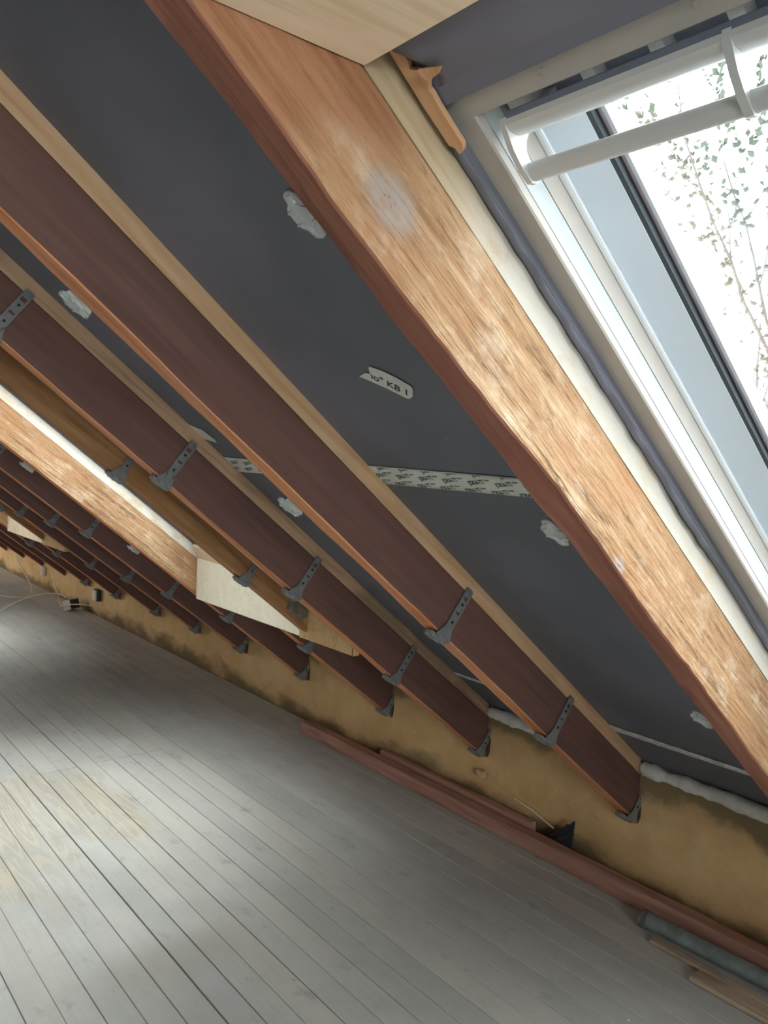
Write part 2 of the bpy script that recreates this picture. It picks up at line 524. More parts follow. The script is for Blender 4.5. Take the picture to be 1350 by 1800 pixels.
def empty(name, mat):
    o = bpy.data.objects.new(name, None)
    o.empty_display_size = 0.05
    col.objects.link(o)
    o.matrix_world = mat
    return o


def on_roof(s, y, n):
    return ROOF @ Matrix.Translation((s, y, n))


def copy_tree(src, mat, name=None):
    r = src.copy()
    col.objects.link(r)
    r.matrix_world = mat
    for ch in list(src.children):
        c = ch.copy()
        col.objects.link(c)
        c.parent = r
        for g in list(ch.children):
            d = g.copy()
            col.objects.link(d)
            d.parent = c
    return r


def pix(p):
    d = Vector(p) - Vector((0, 0, CAMZ))
    t = d.dot(fwd)
    if t < 0.05:
        return None
    return 675 + FPX * d.dot(cr) / t, 900 - FPX * d.dot(cuv) / t


def sn1(x, seed=0.0):
    return noise.noise(Vector((x, seed * 7.31, seed * 1.7)))


# ------------------------------------------------------------------ floor
base = MB().box((2 * XR - W - 0.1, Y_NEAR - 0.1, -0.14), (W + 0.1, Y_FAR + 0.1, -0.022)).build('floor', 'subfloor')
struct(base, 'worn grey painted board floor of the attic')
random.seed(5)
SX0, SW = 1.0088, 0.084
mesh_cache = {}
for k in range(-64, 19):
    x0 = SX0 + k * SW
    x1 = x0 + SW
    gl = 0.0042 if k == 0 else random.choice((0.0006, 0.0009, 0.0014, 0.0022))
    gr_ = random.choice((0.0003, 0.0005, 0.0008))
    if k == 18:
        x1 = W - 0.001
    if x0 > 0.1:
        cuts = [Y_NEAR, random.uniform(-1.6, 0.6)]
        cuts.append(3.712 if (-4 <= k <= 7 and k % 5 != 3) else random.uniform(4.3, 6.2))
        cuts += [cuts[-1] + random.uniform(3.2, 4.4), Y_FAR]
    else:
        cuts = [Y_NEAR, random.uniform(2.5, 6.5), Y_FAR]
    for a, b in zip(cuts[:-1], cuts[1:]):
        if b - a < 0.2:
            continue
        dz = random.uniform(-0.0012, 0.0)
        tilt = random.uniform(-0.0008, 0.0008)
        w2 = (x1 - x0) / 2
        mb = MB()
        c = 0.0012
        prof = [(-w2 + gl, -0.02), (w2 - gr_, -0.02), (w2 - gr_, dz + tilt - c), (w2 - gr_ - c, dz + tilt), (-w2 + gl + c, dz - tilt), (-w2 + gl, dz - tilt - c)]
        mb.prism(prof, 1, -(b - a) / 2 + 0.0008, (b - a) / 2 - 0.0008)
        o = mb.build('floorboard', 'floor', base)
        o.location = ((x0 + x1) / 2, (a + b) / 2, 0)

# ------------------------------------------------------------------ knee wall with uneven plaster
ZT = CU - W * math.tan(TH) + MEM / CT


def grid_wall(name, x, y0, y1, z0, z1, ny, nz, thick, mat, seed, amp):
    mb = MB()
    sgn = 1 if thick > 0 else -1
    vs = []
    for j in range(nz + 1):
        for i in range(ny + 1):
            y = y0 + (y1 - y0) * i / ny
            z = z0 + (z1 - z0) * j / nz
            d = amp * noise.fractal(Vector((y * 2.3, z * 4, seed)), 1.0, 2.0, 3)
            d = max(-amp, min(amp, d))
            vs.append((x + sgn * (amp + d), y, z))
    fs = []
    for j in range(nz):
        for i in range(ny):
            a = j * (ny + 1) + i
            fs.append((a, a + 1, a + ny + 2, a + ny + 1))
    o = len(vs)
    vs += [(x + thick, y0, z0), (x + thick, y1, z0), (x + thick, y1, z1), (x + thick, y0, z1)]
    fs.append((o, o + 1, o + 2, o + 3))
    n1 = ny + 1
    top = nz * n1
    fs.append([o + 3, o + 2] + [top + i for i in range(ny, -1, -1)])
    fs.append([o + 1, o] + [i for i in range(ny + 1)])
    fs.append([o] + [o + 3] + [j * n1 for j in range(nz, -1, -1)])
    fs.append([o + 2] + [o + 1] + [j * n1 + ny for j in range(nz + 1)])
    mb.add(vs, fs)
    return mb.build(name, mat, smooth_ang=60)


wall_r = struct(grid_wall('wall_right', W, Y_NEAR, Y_FAR, -0.02, ZT + 0.03, 400, 14, 0.2, 'wall', 3.1, 0.006), 'low ochre plastered knee wall below the rafters')
wall_l = struct(grid_wall('wall_left', 2 * XR - W, Y_NEAR, Y_FAR, -0.02, ZT + 0.03, 40, 3, -0.2, 'wall', 8.1, 0.006), 'low knee wall on the opposite side')
ZR = CU - XR * math.tan(TH) + MEM / CT
for nm, y, t in (('wall_far', Y_FAR, 0.2), ('wall_near', Y_NEAR, -0.2)):
    poly = [(W + 0.1, -0.02), (W + 0.1, ZT), (XR, ZR + 0.2), (2 * XR - W - 0.1, ZT), (2 * XR - W - 0.1, -0.02)]
    if nm == 'wall_far':
        struct(MB().prism(poly, 1, y, y + t).build(nm, 'plasterboard'), 'plastered gable end wall of the attic')
        continue
    mbw = MB()
    def zr(x):
        return ZT + (W + 0.1 - x if x > XR else x - (2 * XR - W - 0.1)) * (ZR + 0.2 - ZT) / (W + 0.1 - XR)
    mbw.prism([(GX1, -0.02), (W + 0.1, -0.02), (W + 0.1, ZT), (GX1, zr(GX1))], 1, y, y + t)
    mbw.prism([(2 * XR - W - 0.1, -0.02), (GX0, -0.02), (GX0, zr(GX0)), (2 * XR - W - 0.1, ZT)], 1, y, y + t)
    mbw.prism([(GX0, -0.02), (GX1, -0.02), (GX1, GZ0), (GX0, GZ0)], 1, y, y + t)
    mbw.prism([(GX0, GZ1), (GX1, GZ1), (GX1, zr(GX1)), (XR, ZR + 0.2), (GX0, zr(GX0))], 1, y, y + t)
    struct(mbw.build(nm, 'plasterboard'), 'plastered gable wall behind the camera')
    gw = struct(empty('window_4', Matrix.Translation((0, y - 0.1, 0))), 'unseen gable window added behind the camera as fill light')
    for a, b in (((GX0, 0, GZ0), (GX1, 0.06, GZ0 + 0.06)), ((GX0, 0, GZ1 - 0.06), (GX1, 0.06, GZ1)), ((GX0, 0, GZ0 + 0.06), (GX0 + 0.06, 0.06, GZ1 - 0.06)),
                 ((GX1 - 0.06, 0, GZ0 + 0.06), (GX1, 0.06, GZ1 - 0.06)), ((-0.93, 0, GZ0 + 0.06), (-0.87, 0.06, GZ1 - 0.06))):
        MB().box(a, b).build('frame', 'win_white', gw, bevel=0.003)
    for a, b in ((GX0 + 0.05, -0.92), (-0.88, GX1 - 0.05)):
        MB().box((a, 0.025, GZ0 + 0.05), (b, 0.035, GZ1 - 0.05)).build('pane', 'glass', gw)


# ------------------------------------------------------------------ roof membrane with openings
def roof_sheet(name, mat4, wins, label):
    ss = [S_RIDGE - 0.15, WS0 + 0.003, WS1 - 0.003, (W + 0.02) / CT - MEM * math.tan(TH) + 0.12]
    ys = [Y_NEAR - 0.1]
    for a, b in wins:
        ys += [a + 0.003, b - 0.003]
    ys.append(Y_FAR + 0.1)
    # finer bays so that the sheet can sag a little between the rafters
    def fine(L, step):
        out = []
        for a, b in zip(L[:-1], L[1:]):
            k = max(1, int((b - a) / step))
            out += [a + (b - a) * i / k for i in range(k)]
        return out + [L[-1]]
    S, Y = fine(ss, 0.25), fine(ys, 0.25)
    def hole(s, y):
        return ss[1] < s < ss[2] and any(a + 0.003 < y < b - 0.003 for a, b in wins)
    mb = MB()
    idx = {}
    def V(i, j, top):
        if (i, j, top) not in idx:
            idx[(i, j, top)] = len(mb.v)
            mb.v.append((S[i], Y[j], 0.30 if top else MEM))
        return idx[(i, j, top)]
    def F(*a):
        mb.f.append(a)
        mb.m.append(0)
    solid = {}
    for i in range(len(S) - 1):
        for j in range(len(Y) - 1):
            solid[(i, j)] = not hole((S[i] + S[i + 1]) / 2, (Y[j] + Y[j + 1]) / 2)
    for (i, j), sol in solid.items():
        if not sol:
            continue
        F(V(i, j, 0), V(i, j + 1, 0), V(i + 1, j + 1, 0), V(i + 1, j, 0))
        F(V(i, j, 1), V(i + 1, j, 1), V(i + 1, j + 1, 1), V(i, j + 1, 1))
        for (di, dj, a, b) in ((-1, 0, (i, j), (i, j + 1)), (1, 0, (i + 1, j + 1), (i + 1, j)), (0, -1, (i + 1, j), (i, j)), (0, 1, (i, j + 1), (i + 1, j + 1))):
            if not solid.get((i + di, j + dj), False):
                F(V(*a, 0), V(*a, 1), V(*b, 1), V(*b, 0))
    o = mb.build(name, 'membrane')
    o.matrix_world = mat4
    return struct(o, label)


roof_sheet('ceiling', ROOF, WIN, 'dark blue grey roofing membrane stretched above the rafters')
roof_sheet('ceiling', FLIP @ ROOF, [], 'dark roofing membrane on the opposite slope')


# ------------------------------------------------------------------ skylights
def sweep(mb, prof, y0, y1, s0, s1, mat=0):
    n = len(prof)
    vs = []
    for (sa, ya) in ((0, 0), (0, 1), (1, 1), (1, 0)):
        for (d, nn) in prof:
            vs.append((s0 + d if sa == 0 else s1 - d, y0 + d if ya == 0 else y1 - d, nn))
    fs = []
    for c in range(4):
        for i in range(n):
            a, b = c * n, ((c + 1) % 4) * n
            fs.append((a + i, a + (i + 1) % n, b + (i + 1) % n, b + i))
    mb.add(vs, fs, mat)


def skylight(num, y0, y1, mat4, detailed, label):
    root = struct(empty('window_%d' % num, mat4), label)
    s0, s1 = WS0, WS1
    mb = MB()
    sweep(mb, [(0.0, 0.200), (0.033, 0.200), (0.035, 0.203), (0.035, 0.213), (0.0, 0.213)], y0, y1, s0, s1)
    mb.build('frame_lip', 'win_cream', root)
    mb = MB()
    sweep(mb, [(0.0, 0.2125), (0.030, 0.2125), (0.034, 0.216), (0.034, 0.245), (0.024, 0.246), (0.0, 0.246)], y0, y1, s0, s1)
    mb.build('frame', 'win_jamb', root)
    mb = MB()
    sweep(mb, [(0.0, 0.2465), (0.024, 0.2465), (0.024, 0.2495), (0.031, 0.2505), (0.031, 0.279), (0.0, 0.279)], y0, y1, s0, s1)
    mb.build('frame_lining', 'win_cream', root)
    mb = MB()
    sweep(mb, [(0.0, 0.279), (0.033, 0.279), (0.0355, 0.282), (0.0355, 0.288), (0.030, 0.291), (0.026, 0.30), (0.0, 0.40)], y0, y1, s0, s1)
    mb.build('frame_bead', 'win_white', root)
    sash = MB()
    sweep(sash, [(0.032, 0.2925), (0.038, 0.291), (0.091, 0.307), (0.091, 0.330), (0.08, 0.375), (0.032, 0.375)], y0, y1, s0, s1)
    so = sash.build('sash', 'win_sash', root)
    g = MB()
    sweep(g, [(0.0895, 0.3075), (0.0975, 0.3095), (0.0975, 0.322), (0.0895, 0.322)], y0, y1, s0, s1)
    g.build('gasket', 'gasket', so)
    g = MB()
    sweep(g, [(0.096, 0.3215), (0.101, 0.3185), (0.103, 0.321), (0.106, 0.319), (0.110, 0.321), (0.110, 0.333), (0.096, 0.333)], y0, y1, s0, s1)
    g.build('spacer', 'alu', so)
    MB().box((s0 + 0.10, y0 + 0.10, 0.323), (s1 - 0.10, y1 - 0.10, 0.331)).build('pane', 'glass', so)
    if not detailed:
        return root
    # ventilation grille in the head of the sash
    gr = MB()
    ya, yb = y0 + 0.04, y1 - 0.04
    gr.box((s0 + 0.034, ya, 0.252), (s0 + 0.048, yb, 0.300))
    gr.box((s0 + 0.077, ya, 0.252), (s0 + 0.092, yb, 0.312))
    pitch = 0.086
    edges = []
    y = y1 - 0.081
    while y - 0.069 > ya:
        edges.append((y - 0.069, y))
        y -= pitch
    prev = yb
    def rounded(a, b, c, d, r=0.009):
        out = []
        for cx, cy, t0 in ((b - r, d - r, 0), (a + r, d - r, 90), (a + r, c + r, 180), (b - r, c + r, 270)):
            for q in range(4):
                t = math.radians(t0 + q * 30)
                out.append((cx + r * math.cos(t), cy + r * math.sin(t)))
        return out
    for (a, b) in edges:
        gr.box((s0 + 0.048, b, 0.252), (s0 + 0.077, prev, 0.300))
        prev = a
        # rounded corners of the slot
        for (cs, cy, ds, dy) in ((s0 + 0.048, a, 1, 1), (s0 + 0.048, b, 1, -1), (s0 + 0.077, a, -1, 1), (s0 + 0.077, b, -1, -1)):
            r = 0.008
            poly = [(cs, cy)]
            for q in range(5):
                t = math.radians(q * 22.5)
                poly.append((cs + ds * r * (1 - math.sin(t)), cy + dy * r * (1 - math.cos(t))))
            gr.prism(poly, 2, 0.252, 0.272)
    gr.box((s0 + 0.048, ya, 0.252), (s0 + 0.077, prev, 0.300))
    go = gr.build('vent_grille', 'win_white', root)
    MB().box((s0 + 0.046, ya, 0.274), (s0 + 0.079, yb, 0.298)).build('slot_back', 'slot', go)
    # control bar: broad flap, thin handle, end caps and posts
    c = (y0 + y1) / 2
    e0, e1 = c - (y1 - 0.064 - c), y1 - 0.064
    bar = empty('control_bar', Matrix.Identity(4))
    bar.parent = root
    bar.matrix_local = Matrix.Identity(4)
    pr = [(0.752, 0.204), (0.757, 0.200), (0.766, 0.201), (0.776, 0.207), (0.783, 0.216), (0.785, 0.226), (0.779, 0.232), (0.764, 0.228), (0.754, 0.216)]
    MB().prism(pr, 1, e0, e1).build('flap', 'win_white', bar, smooth_ang=40)
    MB().prism([(0.748, 0.213), (0.7525, 0.205), (0.756, 0.216), (0.752, 0.225)], 1, e0, e1).build('flap_seal', 'slot', bar)
    hp = [(0.824 + 0.0125 * math.cos(t * math.pi / 8), 0.2005 + 0.0085 * math.sin(t * math.pi / 8)) for t in range(16)]
    MB().prism(hp, 1, e0 + 0.002, e1 - 0.002).build('handle', 'win_white', bar, smooth_ang=40)
    def cap(yy, t):
        outer = [(0.750, 0.206), (0.757, 0.199), (0.785, 0.191), (0.812, 0.188), (0.832, 0.190), (0.839, 0.198), (0.838, 0.208), (0.826, 0.211), (0.813, 0.207), (0.800, 0.209), (0.792, 0.218), (0.788, 0.230), (0.776, 0.236), (0.760, 0.228)]
        return MB().prism(outer, 1, yy - t / 2, yy + t / 2)
    cap(e0, 0.008).build('end_cap', 'win_white', bar, smooth_ang=40)
    cap(e1, 0.008).build('end_cap', 'win_white', bar, smooth_ang=40)
    for py in (0.408, 2 * c - 0.408):
        cap(py, 0.009).build('handle_post', 'win_white', bar, smooth_ang=40)
    for yy in (e0 + 0.05, c, e1 - 0.02):
        MB().box((0.765, yy - 0.012, 0.226), (0.785, yy + 0.012, 0.300)).build('bar_mount', 'win_white', bar)
    # cream screw covers on the lip and nicks of the jamb
    for yy in (0.60, 0.42, 0.1):
        mb = MB()
        n = 12
        mb.prism([(0.7165 + 0.004 * math.cos(k * 2 * math.pi / n), yy + 0.004 * math.sin(k * 2 * math.pi / n)) for k in range(n)], 2, 0.1985, 0.2005)
        mb.build('screw_cover', 'win_cream', root)
    for ss in (0.74, 1.0, 1.14, 1.35, 1.55, 1.70, 1.9):
        MB().prism([(ss - 0.012, 0.7475), (ss, 0.7475), (ss + 0.001, 0.7535), (ss - 0.009, 0.7505)], 2, 0.197, 0.204).build('lip_clip', 'win_cream', root)
    return root


skylight(1, *WIN[0], ROOF, True, 'white roof window with control bar beside the nearest rafter')
skylight(2, *WIN[1], ROOF, False, 'white roof window between the third rafter and the brightly lit one')
skylight(3, *WIN[2], ROOF, False, 'most distant roof window far down the slope')

# crumpled membrane collar round the near skylight's jamb
mb = MB()
ns, rows = 120, 6
vs, fs = [], []
for i in range(ns + 1):
    s = 0.745 + (2.2 - 0.745) * i / ns
    for j in range(rows + 1):
        t = j / rows
        bul = math.sin(t * math.pi) * (0.004 + 0.006 * sn1(s * 9, 2) + 0.006 * sn1(s * 31, 5))
        yy = 0.7610 + (0.7462 - 0.7610) * t - 0.0012 * abs(sn1(s * 14, 3)) * t
        nn = 0.1852 + (0.1856 - 0.1852) * t - max(bul, 0.0)
        vs.append((s, yy, nn))
for i in range(ns):
    for j in range(rows):
        a = i * (rows + 1) + j
        fs.append((a, a + 1, a + rows + 2, a + rows + 1))
mb.add(vs, fs)
o = mb.build('membrane_collar', 'membrane', smooth_ang=50)
sd = o.modifiers.new('thickness', 'SOLIDIFY')
sd.thickness = 0.0012
o.matrix_world = ROOF
tag(o, 'crumpled dark membrane collar squeezed between white batten and near skylight frame', 'membrane')

# membrane drape above the near skylight head
mb = MB()
vs, fs = [], []
ny, nq = 60, 8
for i in range(ny + 1):
    y = 0.733 - 0.93 * i / ny
    for j in range(nq + 1):
        t = j / nq
        s = 0.603 + (0.708 - 0.603) * t
        if i < 3:
            y = 0.733 - 0.93 * i / ny - (0.004, 0.0, 0.012, 0.020, 0.030, 0.022, 0.006, 0.010, 0.016)[j] * (3 - i) / 3
        nn = 0.160 + (0.2005 - 0.160) * t - 0.006 * math.sin(t * math.pi) + 0.005 * sn1(y * 8 + t * 3, 4) * math.sin(t * math.pi)
        vs.append((s, y, nn))
for i in range(ny):
    for j in range(nq):
        a = i * (nq + 1) + j
        fs.append((a, a + 1, a + nq + 2, a + nq + 1))
mb.add(vs, fs)
o = mb.build('membrane_flap', 'membrane', smooth_ang=50)
sd = o.modifiers.new('thickness', 'SOLIDIFY')
sd.thickness = 0.0015
o.matrix_world = ROOF
tag(o, 'dark membrane flap torn off above the head of the near skylight', 'membrane')

# ------------------------------------------------------------------ rafters
def s_end(n, x=W - 0.003):
    return (x - n * ST) / CT


def timber(y0, w, n0, n1, s0, s1, seg, jit, seed, mats, near=0, under=1, other=0, plumb=True, ch=0.003, split=None, xe=W - 0.003):
    """long timber with slightly hewn arrises; local x down the slope, y across, z normal to the roof"""
    mb = MB()
    prof = [(0, n0 + ch), (ch, n0), (w / 2, n0), (w - ch, n0), (w, n0 + ch), (w, n1 - ch), (w - ch, n1), (ch, n1), (0, n1 - ch), (0, (n0 + n1) / 2)]
    pm = [under, under, under, under, other, other, other, near, near, near]
    n = len(prof)
    vs = []
    for i in range(seg + 1):
        t = i / seg
        for k, (yy, nn) in enumerate(prof):
            e = s_end(nn, xe) if plumb else s1
            s = s0 + (e - s0) * t
            cy = jit * (sn1(s * 2.2 + 11 * seed, k // 3 + seed) + 0.5 * sn1(s * 7 + 5 * seed, k // 3 + seed) + 0.25 * sn1(s * 23 + seed, k // 2))
            cz = jit * (sn1(s * 2.6 + 3 * seed, 40 + k // 3) + 0.5 * sn1(s * 8 + 5 * seed, 50 + k // 3) + 0.3 * sn1(s * 27, 20 + k // 2))
            if nn > (n0 + n1) / 2:
                cy *= 0.35
                cz *= 0.1
            vs.append((s, y0 + yy + (cy if yy < w / 2 or not plumb else cy * 0.7), nn + cz))
    fs, ms = [], []
    for i in range(seg):
        for k in range(n):
            k2 = (k + 1) % n
            mb.f.append((i * n + k, i * n + k2, (i + 1) * n + k2, (i + 1) * n + k))
            mm_ = pm[k]
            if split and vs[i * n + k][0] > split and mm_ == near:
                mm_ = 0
            mb.m.append(mm_)
    mb.v = vs
    mb.f += [list(range(n))[::-1], [seg * n + k for k in range(n)]]
    mb.m += [other, other]
    return mb


RAFT = {}


def rafter(key, y, label, mats, near=0, s0=None, s1=None, seg=24, jit=0.002, batten='pine', w=RW, n1=RH, name='rafter', xe=W - 0.003):
    root = empty(name, on_roof(0, y, 0))
    a = S_RIDGE + 0.03 if s0 is None else s0
    t = timber(0, w, 0, n1, a, s1, seg, jit, y * 3.3, mats, near=near, plumb=s1 is None, split=2.30 if near == 2 and y > 2 else None, xe=xe)  # split ends the painted skylight brightness at the skylight's foot
    t.build('timber', mats, root, smooth_ang=35)
    if batten:
        b = MB()
        e0 = (xe - RH * ST) / CT
        e1 = (xe - MEM * ST) / CT
        if s1 is not None:
            e0 = e1 = s1
        q = 0.0012
        b.add([(a, q, RH + .0008), (e0, q, RH + .0008), (e1, q, MEM - .0005), (a, q, MEM - .0005), (a, w, RH + .0008), (e0, w, RH + .0008), (e1, w, MEM - .0005), (a, w, MEM - .0005)],
              [(0, 1, 2, 3), (4, 7, 6, 5), (0, 4, 5, 1), (3, 2, 6, 7), (1, 5, 6, 2), (0, 3, 7, 4)])
        b.build('batten', batten, root)
    tag(root, label, 'rafter', 'roof rafters')
    RAFT[key] = (y, w)
    return root


DARK = ['rafter', 'rafter_under']
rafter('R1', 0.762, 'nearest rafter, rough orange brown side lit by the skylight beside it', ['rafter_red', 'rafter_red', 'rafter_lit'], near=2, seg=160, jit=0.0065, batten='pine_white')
rafter('R2', 1.571, 'dark red brown rafter with pale clean batten, second from the near skylight', DARK, seg=140, jit=0.0030)
rafter('R3', 2.318, 'dark brown rafter with stained batten carrying a row of grey brackets, third from near skylight', DARK, seg=120, jit=0.0025, batten='pine_dirty')
rafter('S', 2.690, 'orange brown trimmer rafter along the near edge of the second skylight', ['trimmer', 'trimmer'], xe=1.830, seg=60, jit=0.0015, batten='pine', name='trimmer_rafter')
rafter('J', 2.960, 'short dark rafter running from the second skylight down to the wall', DARK, s0=2.42, seg=20, batten='pine_dirty', name='jack_rafter')
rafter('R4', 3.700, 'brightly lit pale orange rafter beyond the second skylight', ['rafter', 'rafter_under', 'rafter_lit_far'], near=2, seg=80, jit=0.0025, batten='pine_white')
ORD = ['first', 'second', 'third', 'fourth', 'fifth', 'sixth', 'seventh', 'eighth', 'ninth', 'tenth']
for i, y in enumerate((4.40, 5.03, 5.70)):
    rafter('R%d' % (5 + i), y, 'dark rafter in shade, %s behind the brightly lit rafter' % ORD[i], DARK, batten='pine_dirty')
rafter('S3', 6.215, 'trimmer rafter along the near edge of the most distant skylight', ['trimmer', 'trimmer'], xe=1.830, name='trimmer_rafter')
rafter('J3', 6.50, 'short dark rafter running from the most distant skylight down to the wall', DARK, s0=2.42, batten='pine_dirty', name='jack_rafter')
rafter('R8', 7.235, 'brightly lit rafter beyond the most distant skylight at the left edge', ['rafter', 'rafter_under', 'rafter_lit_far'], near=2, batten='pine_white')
for i, y in enumerate((7.93, 8.63, 9.33, 10.03, 10.73, 11.43, 12.1)):
    rafter('R%d' % (9 + i), y, 'dim far rafter at the left edge, %s beyond the most distant skylight' % ORD[i], DARK, batten='pine_dirty')
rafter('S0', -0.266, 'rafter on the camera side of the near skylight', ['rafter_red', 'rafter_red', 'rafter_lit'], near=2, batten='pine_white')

# ------------------------------------------------------------------ reveal boards of the skylights
XB = 1.8325
for k, (ya, yb, lab) in enumerate(((-0.204, 0.7595, 'pale plywood reveal board under the near skylight'),
                                   (2.752, 3.698, 'bright pale plywood reveal board below the second skylight'),
                                   (6.277, 7.232, 'small pale yellow plywood board below the most distant skylight'))):
    o = MB().box((XB, ya, 0.752), (XB + 0.018, yb, 0.957)).build('reveal_board', 'ply' if k == 2 else 'ply_white', bevel=0.001)
    tag(o, lab, 'board')
    # sill piece between board and window frame
    o = MB().add([RP(2.152, ya, 0.175), RP(2.152, yb, 0.175), RP(2.152, yb, 0.198), RP(2.152, ya, 0.198), (XB + 0.004, ya, 0.958), (XB + 0.004, yb, 0.958), (XB + 0.022, yb, 0.972), (XB + 0.022, ya, 0.972)],
                 [(0, 1, 2, 3), (4, 7, 6, 5), (0, 4, 5, 1), (3, 2, 6, 7), (0, 3, 7, 4), (1, 5, 6, 2)]).build('sill_board', 'ply')
    tag(o, ('wooden sill board under the near skylight frame', 'narrow pale sill board at the foot of the second skylight', 'narrow sill board at the foot of the most distant skylight')[k], 'board')
for k, (ya, yb) in enumerate(((2.379, 2.750), (5.761, 6.275))):
    o = empty('header_board', Matrix.Translation((XB, ya, 0.747)))
    MB().box((0, 0.0, 0), (0.03, yb - ya, 0.205)).build('board', 'header', o, bevel=0.001)
    if k == 0:
        MB().box((-0.0015, 0.0, 0.0), (-0.0002, 0.006, 0.03)).build('end_grain', 'rafter_red', o)
        # zinc strap
    tag(o, ('tan header board between third rafter and second skylight trimmer', 'tan header board beside the most distant skylight')[k], 'board')
# zinc strap nailed across trimmer and header
pl = MB()
sp = [RP(2.17, 2.6895, 0.02), RP(2.27, 2.6895, 0.015), RP(2.275, 2.6895, 0.075), RP(2.165, 2.6895, 0.08)]
pl.add([p + Vector((0, -0.002, 0)) for p in sp] + sp, [(0, 1, 2, 3), (7, 6, 5, 4), (0, 4, 5, 1), (1, 5, 6, 2), (2, 6, 7, 3), (3, 7, 4, 0)])
tag(pl.build('zinc_plate', 'steel'), 'small dull zinc plate nailed where the trimmer meets the header board', 'plate')

# horizontal plywood at the head of the near skylight
XH = 0.5665
o = empty('plywood_board', Matrix.Translation((0, 0, 1.945)))
MB().box((0.345, -0.204, 0), (XH, 0.7605, 0.018)).build('board', 'ply', o, bevel=0.001)
tag(o, 'large pale plywood board closing the top of the near skylight', 'board')
tag(MB().box((XB * 0 + 0.3, 2.752, 1.945), (XH, 3.698, 1.963)).build('plywood_board', 'ply'), 'plywood board at the head of the second skylight', 'board')

# splintered lath between batten and skylight
def lath(pts, n0, n1, lab, y_off=0.0):
    """outline in (s, y) extruded along the roof normal"""
    mb = MB()
    mb.prism(pts, 2, n0, n1)
    o = mb.build('splintered_lath', 'lath', bevel=0.0006)
    o.matrix_world = ROOF
    return tag(o, lab, 'lath')


lath([(0.608, 0.7515), (0.648, 0.7525), (0.694, 0.7530), (0.745, 0.7515), (0.750, 0.7450), (0.760, 0.7440), (0.757, 0.7350), (0.749, 0.7300), (0.727, 0.7305), (0.698, 0.7305), (0.681, 0.7290), (0.674, 0.7300), (0.665, 0.7215), (0.651, 0.7280), (0.645, 0.7400), (0.637, 0.7345), (0.626, 0.7345), (0.612, 0.7400)],
     0.1750, 0.1830, 'broken orange lath lying beside the white batten of the nearest rafter')
lath([(0.645, 0.715), (0.654, 0.682), (0.659, 0.692), (0.661, 0.710), (0.652, 0.7165)], 0.1600, 0.1640, 'short splinter of orange wood poking through the torn membrane')


# ------------------------------------------------------------------ hanger brackets
def make_bracket(mat, yc, ys):
    root = empty('hanger_bracket', Matrix.Identity(4))
    leg = MB()
    hw, top = 0.0145, 0.150
    # side rails, cross bars leave open slots
    leg.box((-hw, -0.0045, 0.018), (-hw + 0.006, 0, top - 0.004))
    leg.box((hw - 0.006, -0.0045, 0.018), (hw, 0, top - 0.004))
    cuts = [0.018, 0.070, 0.078, 0.116, 0.128, top]
    for a, b in zip(cuts[::2], cuts[1::2]):
        leg.box((-hw + 0.006, -0.003, a), (hw - 0.006, 0, b))
    leg.prism([(-hw, top - 0.004), (hw, top - 0.004), (hw * 0.7, top + 0.003), (-hw * 0.7, top + 0.003)], 1, -0.0045, 0)
    # flare down to the head
    leg.prism([(-hw, 0.032), (hw, 0.032), (hw + 0.004, 0.018), (hw + 0.012, 0.003), (hw + 0.016, -0.010), (-hw - 0.016, -0.010), (-hw - 0.012, 0.003), (-hw - 0.004, 0.018)], 1, -0.0045, 0)
    leg.build('leg', mat, root)
    out = []
    R = 0.036
    for k in range(56):
        a = 2 * math.pi * k / 56
        bite = max(0.0, math.cos(4 * (a - math.pi / 4))) ** 2
        r = R * (1 - 0.20 * bite)
        out.append((r * math.cos(a), yc + r * math.sin(a) * ys))
    h = MB().prism(out, 2, -0.0135, -0.0055)
    ho = h.build('head', mat, root, bevel=0.0015)
    rim = MB()
    for c in range(4):
        a0 = math.pi / 4 + c * math.pi / 2
        cx, cy = 1.02 * R * math.cos(a0), yc + (ys + 0.02) * R * math.sin(a0)
        pts = []
        for q in range(9):
            t = a0 + math.pi + (q - 4) * 0.26
            pts.append((cx + 0.017 * math.cos(t), cy + 0.017 * math.sin(t), -0.0135))
        rim.tube(pts, 0.0026, 6)
    rim.build('rim', mat, ho, smooth_ang=50)
    for z in (0.0435, 0.102):
        n = 8
        MB().prism([(0.0042 * math.cos(k * 2 * math.pi / n), z + 0.0042 * math.sin(k * 2 * math.pi / n)) for k in range(n)], 1, -0.005, -0.001).build('screw', 'black', root)
    return root


proto = {'dark_plastic': make_bracket('dark_plastic', 0.027, 0.98), 'light_plastic': make_bracket('light_plastic', 0.018, 0.70)}
used = set()
NAMES = {'R1': 'nearest rafter', 'R2': 'second rafter', 'R3': 'third rafter', 'S': 'second skylight trimmer', 'J': 'short rafter below second skylight',
         'R4': 'bright rafter', 'R5': 'first shaded rafter past bright one', 'R6': 'second shaded rafter past bright one',
         'R7': 'third shaded rafter past bright one', 'J3': 'short rafter below farthest skylight', 'S3': 'farthest skylight trimmer',
         'R8': 'rafter past farthest skylight'}
POS = {'top': 0.69, 'upper': 1.31, 'middle': 1.93, 'lower': 2.54, 'foot': 3.165}
WORD = {0.69: 'highest', 1.31: 'second from top', 1.93: 'middle one', 2.54: 'second from wall', 3.165: 'lowest'}


